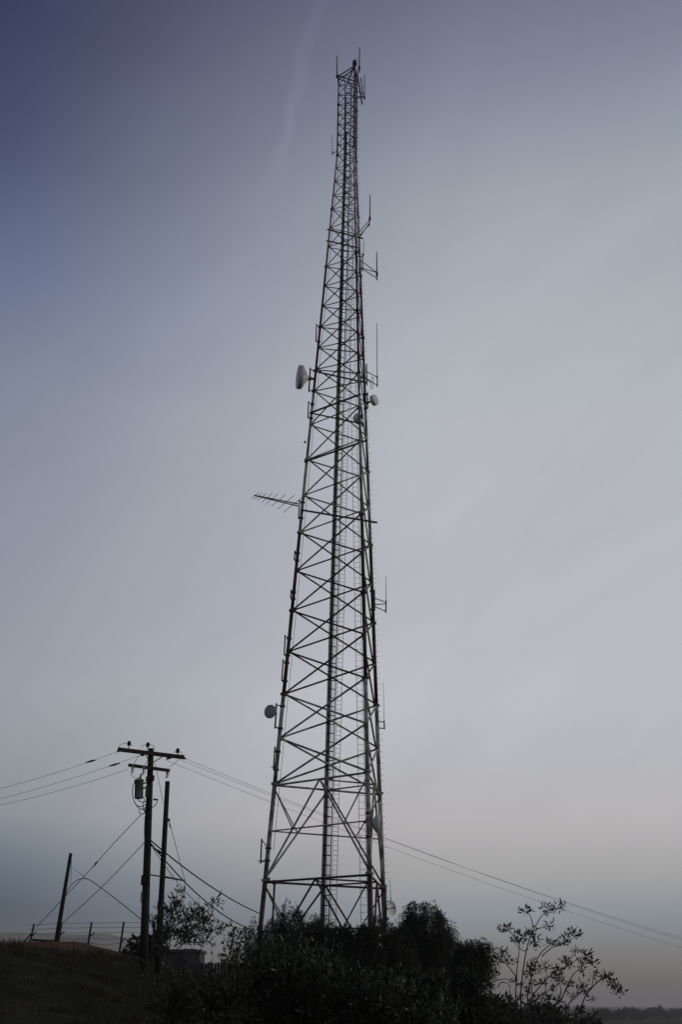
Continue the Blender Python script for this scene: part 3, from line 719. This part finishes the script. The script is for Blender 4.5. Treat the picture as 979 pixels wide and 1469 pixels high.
# ------------------------------------------------------------------ vegetation
def unit(v): return v / np.maximum(np.linalg.norm(v, axis=-1, keepdims=True), 1e-9)
def leaf_mesh(name, pos, dirs, length, width, mat, parent, fold=.25, extra=None):
    """many small leaves: each a folded blade of two triangles pairs"""
    n = len(pos); d = unit(dirs); rnd = unit(rng.normal(size=(n, 3))); sx = unit(np.cross(d, rnd)); nn = np.cross(d, sx)
    q_ = rng.uniform(.5, 1.3, n); L_ = (length * q_)[:, None]; W_ = (width * q_ * rng.uniform(.75, 1.25, n))[:, None] / 2
    v = np.empty((n, 4, 3))
    v[:, 0] = pos; v[:, 1] = pos + d * L_ * .45 + sx * W_ + nn * W_ * fold; v[:, 2] = pos + d * L_ - nn * L_ * .08; v[:, 3] = pos + d * L_ * .45 - sx * W_ + nn * W_ * fold
    o = np.array(ORG[parent.name]); v = (v - o).reshape(-1, 3)
    me = bpy.data.meshes.new(name)
    me.vertices.add(4 * n); me.vertices.foreach_set('co', v.astype(np.float32).ravel())
    idx = (np.arange(n)[:, None] * 4 + np.array([0, 1, 2, 0, 2, 3])).ravel().astype(np.int32)
    me.loops.add(6 * n); me.loops.foreach_set('vertex_index', idx)
    me.polygons.add(2 * n); me.polygons.foreach_set('loop_start', (np.arange(2 * n) * 3).astype(np.int32)); me.polygons.foreach_set('loop_total', np.full(2 * n, 3, np.int32))
    me.materials.append(M[mat]); me.update(calc_edges=True); me.validate()
    ob = bpy.data.objects.new(name, me); col.objects.link(ob); ob.parent = parent; ORG[ob.name] = ORG[parent.name]; ob['kind'] = 'stuff'
    return ob
def wobble(a, b_, k, amp):
    pts = [a.lerp(b_, i / k) for i in range(k + 1)]
    L_ = (b_ - a).length
    for i in range(1, k): pts[i] += Vector(rng.normal(size=3)) * amp * L_
    return smooth_pts(pts, 2)
def lobes_px(spec, Y):
    out = []
    for (x, y, rx, ry, *dd) in spec:
        c = U(x, y, Y + (dd[0] if dd else 0)); m = c.y / cp / FPX * 1.0
        sc = (U(x + 10, y, c.y) - c).length / 10; out.append((c, rx * sc, (rx + ry) / 2 * sc * .9, ry * sc))
    return out
def tree(name, label, base, lobes, leaf, n_strand, per, llen, lwid, droop, mat='leaf_pepper', trunk_r=.16, cat='tree', group=None, inner=.45, slen=.9, spread=.5):
    bz = gz(base[0], base[1]); b0 = Vector((base[0], base[1], bz - .15))
    t = thing(name, (base[0], base[1], bz), label, cat, group)
    mb = MB(); fork = b0.lerp(sum((l[0] for l in lobes), Vector()) / len(lobes), .5)
    mb.path(wobble(b0, fork, 3, .04), list(np.linspace(trunk_r, trunk_r * .7, 7)), 8)
    tot = sum(l[1] * l[3] for l in lobes); P_, D_ = [], []
    for (c, rx, ry, rz) in lobes:
        mb.path(wobble(fork, c, 3, .05), list(np.linspace(trunk_r * .6, trunk_r * .18, 7)), 6)
        ns = max(8, int(n_strand * rx * rz / tot))
        for j in range(5):
            u = unit(rng.normal(size=(1, 3)))[0]; u[2] = abs(u[2]); e = c + Vector((u[0] * rx * .8, u[1] * ry * .8, u[2] * rz * .8))
            mb.path(wobble(c, e, 3, .08), list(np.linspace(trunk_r * .18, .008, 7)), 5)
        u = unit(rng.normal(size=(ns, 3))); rad = inner + (1 - inner) * rng.random(ns) ** .6
        # clumping: pull strands towards a handful of tuft directions
        tuft = unit(rng.normal(size=(max(5, ns // 28), 3))); near = np.argmax(u @ tuft.T + .15 * rng.random((ns, len(tuft))), 1)
        u = unit(u + spread * 1.1 * tuft[near]); rad = rad * (1 + .24 * rng.normal(size=len(tuft))[near])
        st = np.array(c) + u * rad[:, None] * np.array([rx, ry, rz]) * .94
        ln = slen * rng.uniform(.4, 1.2, ns)
        k = per; tt = np.linspace(0, 1, k)[None, :, None]
        out = u * np.array([1, 1, .6]); down = np.array([0, 0, -1.0])
        dirs0 = unit(out + rng.normal(size=(ns, 3)) * .35)
        pos = st[:, None] + ln[:, None, None] * (dirs0[:, None] * (tt - .5 * droop * tt ** 2) * (1 - .5 * droop) + down * droop * tt ** 1.6)
        tang = unit(dirs0[:, None] * (1 - droop * tt) + down * droop * tt * 1.4 + rng.normal(size=(ns, k, 3)) * .45)
        P_.append(pos.reshape(-1, 3)); D_.append(tang.reshape(-1, 3))
    mb.build('trunk', 'bark', t)
    leaf_mesh('crown', np.concatenate(P_), np.concatenate(D_), llen, lwid, mat, t)
    return t
# weeping pepper trees round the foot of the tower
tree('pepper_tree', 'tallest weeping pepper tree, beside the white open dish', (U(600, 1440, 54).x, 54), lobes_px([(603, 1318, 26, 24), (590, 1345, 24, 34), (622, 1338, 24, 32, -1), (632, 1375, 20, 40, -1), (600, 1385, 44, 50), (640, 1420, 22, 50, 1), (575, 1410, 24, 50), (571, 1350, 15, 26)], 54), 0, 6000, 13, .16, .034, .75, slen=1.1, trunk_r=.2)
tree('pepper_tree', 'small round-headed pepper tree between the tall one and the thin shrub', (U(682, 1440, 46).x, 46), lobes_px([(678, 1364, 24, 15), (668, 1384, 18, 28), (687, 1380, 16, 26), (662, 1420, 18, 36)], 46), 0, 2100, 12, .14, .03, .75, slen=.8, trunk_r=.12)
tree('pepper_tree', 'broad dark pepper tree in front of the tower legs', (U(490, 1440, 44).x, 44), lobes_px([(462, 1352, 30, 28), (488, 1345, 18, 18), (512, 1350, 22, 24), (543, 1350, 26, 30), (440, 1358, 18, 24), (500, 1398, 60, 50), (430, 1382, 34, 44), (566, 1392, 30, 56)], 44), 0, 5600, 13, .15, .034, .7, slen=.9, trunk_r=.2)
tree('pepper_tree', 'wispy thin-crowned pepper tree by the post hanging from the tower', (U(405, 1440, 56).x, 56), lobes_px([(396, 1338, 18, 32), (422, 1322, 22, 30), (452, 1338, 24, 28), (412, 1375, 38, 44), (372, 1348, 13, 28), (362, 1375, 18, 30)], 56), 0, 2300, 12, .17, .034, .85, slen=1.3, trunk_r=.11, inner=.2)
tree('evergreen_shrub', 'dense dark shrub under the broad pepper tree', (U(600, 1460, 26).x, 26), lobes_px([(575, 1440, 60, 44), (650, 1448, 54, 44), (700, 1480, 30, 28)], 26), 0, 2600, 10, .12, .04, .4, mat='leaf_pepper', trunk_r=.08, cat='shrub', slen=.5)
# glossy shrub in the foreground
def shrub(name, label, base, lobes, n_stem, per, llen, lwid, mat, slen=.5, upright=.8):
    bz = gz(base[0], base[1]); t = thing(name, (base[0], base[1], bz), label, 'shrub')
    b0 = Vector((base[0], base[1], bz - .1)); mb = MB(); P_, D_ = [], []
    tot = sum(l[1] * l[3] for l in lobes)
    for (c, rx, ry, rz) in lobes:
        mb.path(wobble(b0 + Vector((rng.normal() * .1, rng.normal() * .1, 0)), c, 3, .05), list(np.linspace(.025, .012, 7)), 5)
        ns = int(n_stem * rx * rz / tot)
        u = unit(rng.normal(size=(ns, 3))); rad = rng.random(ns) ** .4
        st = np.array(c) + u * rad[:, None] * np.array([rx, ry, rz])
        d0 = unit(u * .5 + np.array([0, 0, upright]) + rng.normal(size=(ns, 3)) * .3)
        ln = slen * rng.uniform(.5, 1.3, ns); tt = np.linspace(0, 1, per)[None, :, None]
        pos = st[:, None] + d0[:, None] * ln[:, None, None] * tt
        tang = unit(d0[:, None] * .75 + rng.normal(size=(ns, per, 3)) * .55)
        P_.append(pos.reshape(-1, 3)); D_.append(tang.reshape(-1, 3))
        for j in range(0, ns, max(1, ns // 60)):
            a = Vector(st[j]); mb.path([c.lerp(a, .3), a, a + Vector(d0[j]) * ln[j]], [.008, .005, .002], 4)
    mb.build('stems', 'twig', t)
    leaf_mesh('foliage', np.concatenate(P_), np.concatenate(D_), llen, lwid, mat, t)
    return t
shrub('leafy_shrub', 'broad foreground shrub of small upright glossy leaves before the tower', (U(440, 1500, 13).x, 13), lobes_px([(365, 1428, 36, 52), (410, 1430, 40, 56), (455, 1442, 42, 58), (510, 1458, 46, 52), (560, 1470, 40, 44), (610, 1482, 44, 36), (420, 1500, 80, 40), (520, 1510, 80, 40)], 13), 1500, 13, .075, .022, 'leaf_shrub', .30)
shrub('weedy_shrub', 'low weedy shrub under the leafy sapling', (U(270, 1500, 12.5).x, 12.5), lobes_px([(250, 1450, 34, 40), (300, 1452, 34, 44), (330, 1440, 24, 46)], 12.5), 320, 10, .06, .016, 'leaf_shrub', .32)

# stem-by-stem plants: each stem is a measured curve, leaves in clusters along its end
def stem_plant(name, label, Y, stems, clusters, mat, llen, lwid, base_px, cl_n=16, cl_r=9, cat='shrub', group=None, updir=.6, stem_leaf=0):
    b0 = U(*base_px, Y); b0.z = gz(b0.x, Y)
    t = thing(name, b0, label, cat, group); mb = MB(); P_, D_ = [], []
    sc = (U(500, 1400, Y) - U(510, 1400, Y)).length / 10
    for i, st in enumerate(stems):
        dy = rng.uniform(-.5, .5); k = len(st)
        pts = [U(x, y, Y + dy * min(1, j / max(1, k - 1) + .2)) for j, (x, y) in enumerate(st)]
        if st[0][1] > 1455:
            g0 = pts[0].copy(); g0.z = gz(g0.x, g0.y) - .05; g0.x = g0.x * .6 + b0.x * .4; pts.insert(0, g0)
        pts = smooth_pts(pts, 4)
        mb.path(pts, list(np.linspace(.012 if st[0][1] > 1455 else .007, .003, len(pts))), 5)
        if stem_leaf:
            for p in pts[len(pts) // 4:]:
                for _ in range(stem_leaf):
                    P_.append(np.array(p) + rng.normal(size=3) * sc * 1.5); D_.append(np.array([rng.normal() * .8, rng.normal() * .8, rng.normal() * .5 + updir]))
    for (x, y, *q) in clusters:
        s = q[0] if q else 1.0; c = U(x, y, Y + rng.uniform(-.4, .4))
        n = int(cl_n * s)
        pp = np.array(c) + rng.normal(size=(n, 3)) * np.array([1, 1, .8]) * cl_r * .45 * s ** .5 * sc
        for p in pp:
            P_.append(p); D_.append(unit((p - np.array(c))[None])[0] * .8 + rng.normal(size=3) * .5 + np.array([0, 0, updir]))
        for j in range(0, n, 4): mb.path([c, Vector(pp[j])], [.004, .002], 4)
    mb.build('stems', 'twig', t)
    leaf_mesh('foliage', np.array(P_), np.array(D_), llen, lwid, mat, t, fold=.15)
    return t
def Z4(l): return [(640 + x / 3.626, 1270 + y / 3.626) for x, y in l]
rs = [Z4(s) for s in (
    [(415, 760), (395, 640), (392, 560), (405, 430), (430, 300), (468, 212), (512, 145), (560, 122), (622, 114)], [(455, 222), (448, 180), (432, 148), (402, 134)], [(480, 225), (505, 220), (540, 212)],
    [(350, 760), (362, 620), (370, 450), (384, 330), (378, 280)], [(372, 300), (350, 258), (325, 235), (298, 230)], [(445, 760), (428, 640), (432, 540), (478, 380), (540, 312), (612, 262), (685, 245)], [(500, 370), (560, 320), (620, 300), (640, 285)],
    [(432, 600), (520, 492), (590, 440), (648, 415), (700, 376), (762, 402)], [(620, 430), (640, 400), (675, 345)], [(660, 760), (700, 650), (735, 565), (790, 505), (848, 478), (890, 520), (905, 560)], [(760, 540), (765, 500), (770, 465)],
    [(370, 480), (325, 420), (300, 395), (262, 372)], [(430, 330), (400, 340), (350, 290)], [(560, 700), (600, 600), (655, 480), (690, 440), (715, 430)], [(520, 720), (560, 640), (600, 560), (580, 470)], [(440, 620), (500, 570), (570, 520)],
    [(620, 720), (640, 620), (700, 560), (720, 525)], [(470, 700), (450, 560), (440, 440)], [(480, 640), (520, 540), (525, 430)], [(230, 515), (265, 495), (310, 488), (350, 492)], [(270, 530), (290, 505), (320, 510), (340, 530)], [(222, 640), (214, 520), (222, 430), (240, 380)], [(330, 640), (334, 560), (330, 520)], [(735, 600), (765, 592), (770, 588)], [(540, 640), (600, 590), (640, 520)])]
rc = [(640 + x / 3.626, 1270 + y / 3.626, s) for x, y, s in (
    (515, 112, 1.2), (560, 125, .8), (600, 114, 1.2), (535, 140, .6), (402, 132, .9), (425, 133, .5), (542, 212, 1), (298, 230, .9), (328, 230, .9), (380, 255, .7), (365, 290, 1.2), (440, 240, 1.3), (455, 272, 1.5), (418, 262, 1), (475, 295, .8), (400, 300, .6), (470, 320, .5),
    (650, 245, 1.2), (685, 255, 1), (632, 292, 1.5), (610, 300, .8), (540, 298, .7), (565, 305, .5), (676, 345, .8), (735, 360, 1.3), (745, 395, 1), (768, 402, .8), (712, 405, .8), (710, 438, .8), (620, 395, 1.2), (640, 410, 1), (590, 440, .8), (580, 465, 1.2), (565, 480, .8), (440, 428, 1.2), (470, 440, 1.2), (430, 460, 1), (525, 428, 1.3), (455, 400, .7), (290, 350, 1), (270, 375, 1.2), (325, 400, .9), (310, 372, .7), (352, 395, .5),
    (775, 470, 1.2), (838, 470, 1.3), (862, 505, 1.2), (885, 535, 1.2), (905, 555, 1.0), (820, 485, .7), (712, 530, 1.4), (722, 550, .8), (765, 590, .6), (600, 500, 1), (640, 520, .9), (560, 540, .8), (500, 510, .8), (450, 510, .8), (660, 580, .8), (590, 600, .9), (530, 590, .9), (480, 590, .8), (620, 640, 1), (550, 650, 1), (470, 650, 1), (700, 640, .6), (390, 590, .7), (440, 560, .8), (500, 640, .9), (360, 500, .7), (400, 520, .6), (240, 400, .8), (230, 450, .6), (220, 600, .7), (265, 470, .5))]
stem_plant('thin_shrub', 'tall thin shrub with arching bare stems and separate leaf clusters', 14.0, rs, rc, 'leaf_tobacco', .056, .018, (765, 1500), 30, 6.8)

def Z3(l): return [(180 + x / 5.44, 1240 + y / 5.44) for x, y in l]
ss_ = [Z3(s) for s in ([(330, 1250), (340, 950), (330, 720), (370, 480), (395, 320), (400, 195)], [(350, 700), (300, 560), (270, 420), (240, 340)], [(340, 740), (250, 560), (200, 470)], [(380, 650), (450, 500), (530, 380), (570, 290)], [(390, 640), (500, 530), (600, 400), (690, 300), (745, 230)], [(400, 660), (540, 560), (680, 510), (800, 485)], [(370, 480), (430, 330), (440, 230)], [(380, 560), (350, 400), (350, 290)], [(470, 520), (560, 470), (650, 430)], [(430, 560), (520, 500), (600, 480), (660, 350)], [(280, 1250), (270, 1000), (290, 800), (330, 640)], [(450, 600), (560, 610), (640, 600), (680, 650)], [(420, 620), (460, 560), (470, 420)])]
sc_ = []
lobes2 = [(395, 230, 32, 40), (360, 330, 70, 70), (270, 380, 60, 70), (220, 440, 35, 40), (300, 480, 80, 80), (420, 420, 90, 90), (540, 400, 80, 80), (620, 400, 60, 70), (690, 310, 40, 40), (735, 250, 18, 25), (480, 530, 120, 80), (600, 520, 80, 80), (700, 520, 50, 40), (780, 490, 40, 20), (360, 580, 110, 70), (560, 600, 80, 50), (300, 620, 60, 50)]
for (x, y, rx, ry) in lobes2:
    for _ in range(max(2, int(rx * ry / 400))):
        a = rng.uniform(0, 2 * math.pi); q = math.sqrt(rng.random())
        sc_.append((180 + (x + rx * q * math.cos(a)) / 5.44, 1240 + (y + ry * q * math.sin(a)) / 5.44, rng.uniform(.4, .8)))
stem_plant('leafy_sapling', 'leafy sapling with pointed oval leaves in front of the bare stub pole', 13.0, ss_, sc_, 'leaf_sapling', .062, .018, (240, 1500), 15, 8, cat='sapling', updir=.9, stem_leaf=1)
ts = [Z3(s) for s in ([(830, 1250), (830, 900), (820, 720), (830, 600), (850, 500)], [(825, 680), (800, 620), (790, 590)], [(880, 1250), (870, 800), (890, 640), (930, 540)], [(860, 700), (900, 600), (905, 520)], [(830, 640), (840, 560), (830, 490)])]
tcl = [(180 + x / 5.44, 1240 + y / 5.44, s) for x, y, s in ((795, 610, 1.2), (830, 590, 1), (850, 510, 1), (835, 560, 1), (880, 560, .8), (930, 540, 1), (905, 530, .7), (890, 640, .8), (820, 660, .8), (900, 600, .8), (940, 580, 1), (860, 620, .7), (840, 700, .9), (900, 700, 1.2), (950, 660, 1.2), (870, 760, 1.2))]
stem_plant('slender_shrub', 'slender shrub with broad leaves between the sapling and the tower trees', 15.0, ts, tcl, 'leaf_tobacco', .06, .028, (335, 1500), 13, 9)

# far trees on the lower ground to the right, fading into the haze
def far_tree(px, ytop, Y, wpx, label, group):
    A = U(px, ytop, Y); g = gz(A.x, Y); h = max(2.5, A.z - g); sc = Y / cp / FPX * .95; w = wpx * sc / 2
    c = Vector((A.x, Y, g + h * .62))
    lob = [(c, w, w, h * .38)] + [(c + Vector((rng.uniform(-.7, .7) * w, rng.uniform(-.5, .5) * w, rng.uniform(-.2, .25) * h)), w * .5, w * .5, h * .2) for _ in range(4)]
    ls = max(.22, Y * .0016)
    tree('far_tree', label, (A.x, Y), lob, 0, 260, 5, ls * 1.6, ls * .8, .3, 'leaf_far', .12 + .0006 * Y, 'tree', group, slen=.25 * h * .4, inner=.2)
for (x, y, Y, w) in ((700, 1437, 70, 36), (722, 1431, 85, 34), (748, 1440, 80, 34), (772, 1428, 95, 36), (800, 1440, 85, 34), (828, 1437, 105, 34), (846, 1450, 100, 34), (735, 1448, 72, 40), (790, 1452, 76, 44), (825, 1455, 80, 40)):
    far_tree(x, y, Y, w, 'dark tree in the row behind the thin shrub', 'tree row beyond the thin shrub')
for (x, y, Y, w) in ((868, 1448, 800, 22), (884, 1452, 900, 24), (902, 1446, 1050, 26), (920, 1452, 1000, 26), (938, 1446, 1200, 22), (956, 1451, 1100, 26), (974, 1449, 1300, 26), (992, 1448, 1300, 26)):
    far_tree(x, y, Y, w, 'hazy far tree on the skyline below the brown haze', 'hazy far trees')
for (x, y, Y, w, lb) in ((200, 1362, 72, 34, 'dark rounded bush behind the foot of the transformer pole'), (222, 1365, 70, 30, 'dark bush behind the foot of the bare stub pole')):
    far_tree(x, y, Y, w, lb, 'bushes behind the poles')

# grass on the slope
def blades(name, X, Y, h0, h1, mat='grass', lean=.35, tall=1.0):
    n = len(X); Z = ground(X, Y) - .02
    h = rng.uniform(h0, h1, n) * tall; a = rng.uniform(0, 2 * math.pi, n); w = rng.uniform(.006, .014, n)
    lx, ly = rng.normal(0, lean, n) * h, rng.normal(0, lean, n) * h
    v = np.empty((n, 3, 3)); dx, dy = np.cos(a) * w, np.sin(a) * w
    v[:, 0] = np.stack([X - dx, Y - dy, Z], -1); v[:, 1] = np.stack([X + dx, Y + dy, Z], -1); v[:, 2] = np.stack([X + lx, Y + ly, Z + h], -1)
    me = bpy.data.meshes.new(name); me.from_pydata(v.reshape(-1, 3).tolist(), [], np.arange(3 * n).reshape(-1, 3).tolist()); me.materials.append(M[mat])
    o = bpy.data.objects.new(name, me); col.objects.link(o); o['kind'] = 'stuff'; return o
n = 90000
cx, cy = rng.uniform(-20, 6, 2600), rng.uniform(14, 50, 2600)
wgt = rng.random(2600) ** 2; kk = rng.choice(2600, n, p=wgt / wgt.sum())
gxx, gyy = cx[kk] + rng.normal(0, .28, n), cy[kk] + rng.normal(0, .28, n)
keep = ~((gxx < -8.6) & (gyy > 38) & (rng.random(n) < .93))
o = blades('grass', gxx[keep], gyy[keep], .05, .26, tall=(.5 + 1.3 * rng.random(2600) ** 2)[kk][keep]); tag(o, 'short rough grass covering the dark hillside', 'grass')
a = U(10, 1350, 50); n = 700
o = blades('dry_grass', rng.normal(a.x - .3, .75, n), rng.normal(50, .5, n), .25, .62, lean=.25); tag(o, 'tuft of tall dry grass on the hill crest by the fence', 'grass')

# ------------------------------------------------------------------ haze
hz = bpy.data.meshes.new('haze')
mb = MB().box(Vector((0, 4100, 46)), 9100, 5000, 58)
ho_ = mb.build('haze', 'dark', None, smooth=False); ho_['kind'] = 'stuff'
ho_.data.materials.clear()
hmat = bpy.data.materials.new('haze_air'); hmat.use_nodes = True
T = hmat.node_tree; T.nodes.clear()
pv = T.nodes.new('ShaderNodeVolumePrincipled'); pv.inputs['Density'].default_value = .00022
pv.inputs['Color'].default_value = (.80, .76, .73, 1); pv.inputs['Anisotropy'].default_value = .0
om = T.nodes.new('ShaderNodeOutputMaterial'); T.links.new(pv.outputs[0], om.inputs['Volume'])
ho_.data.materials.append(hmat)
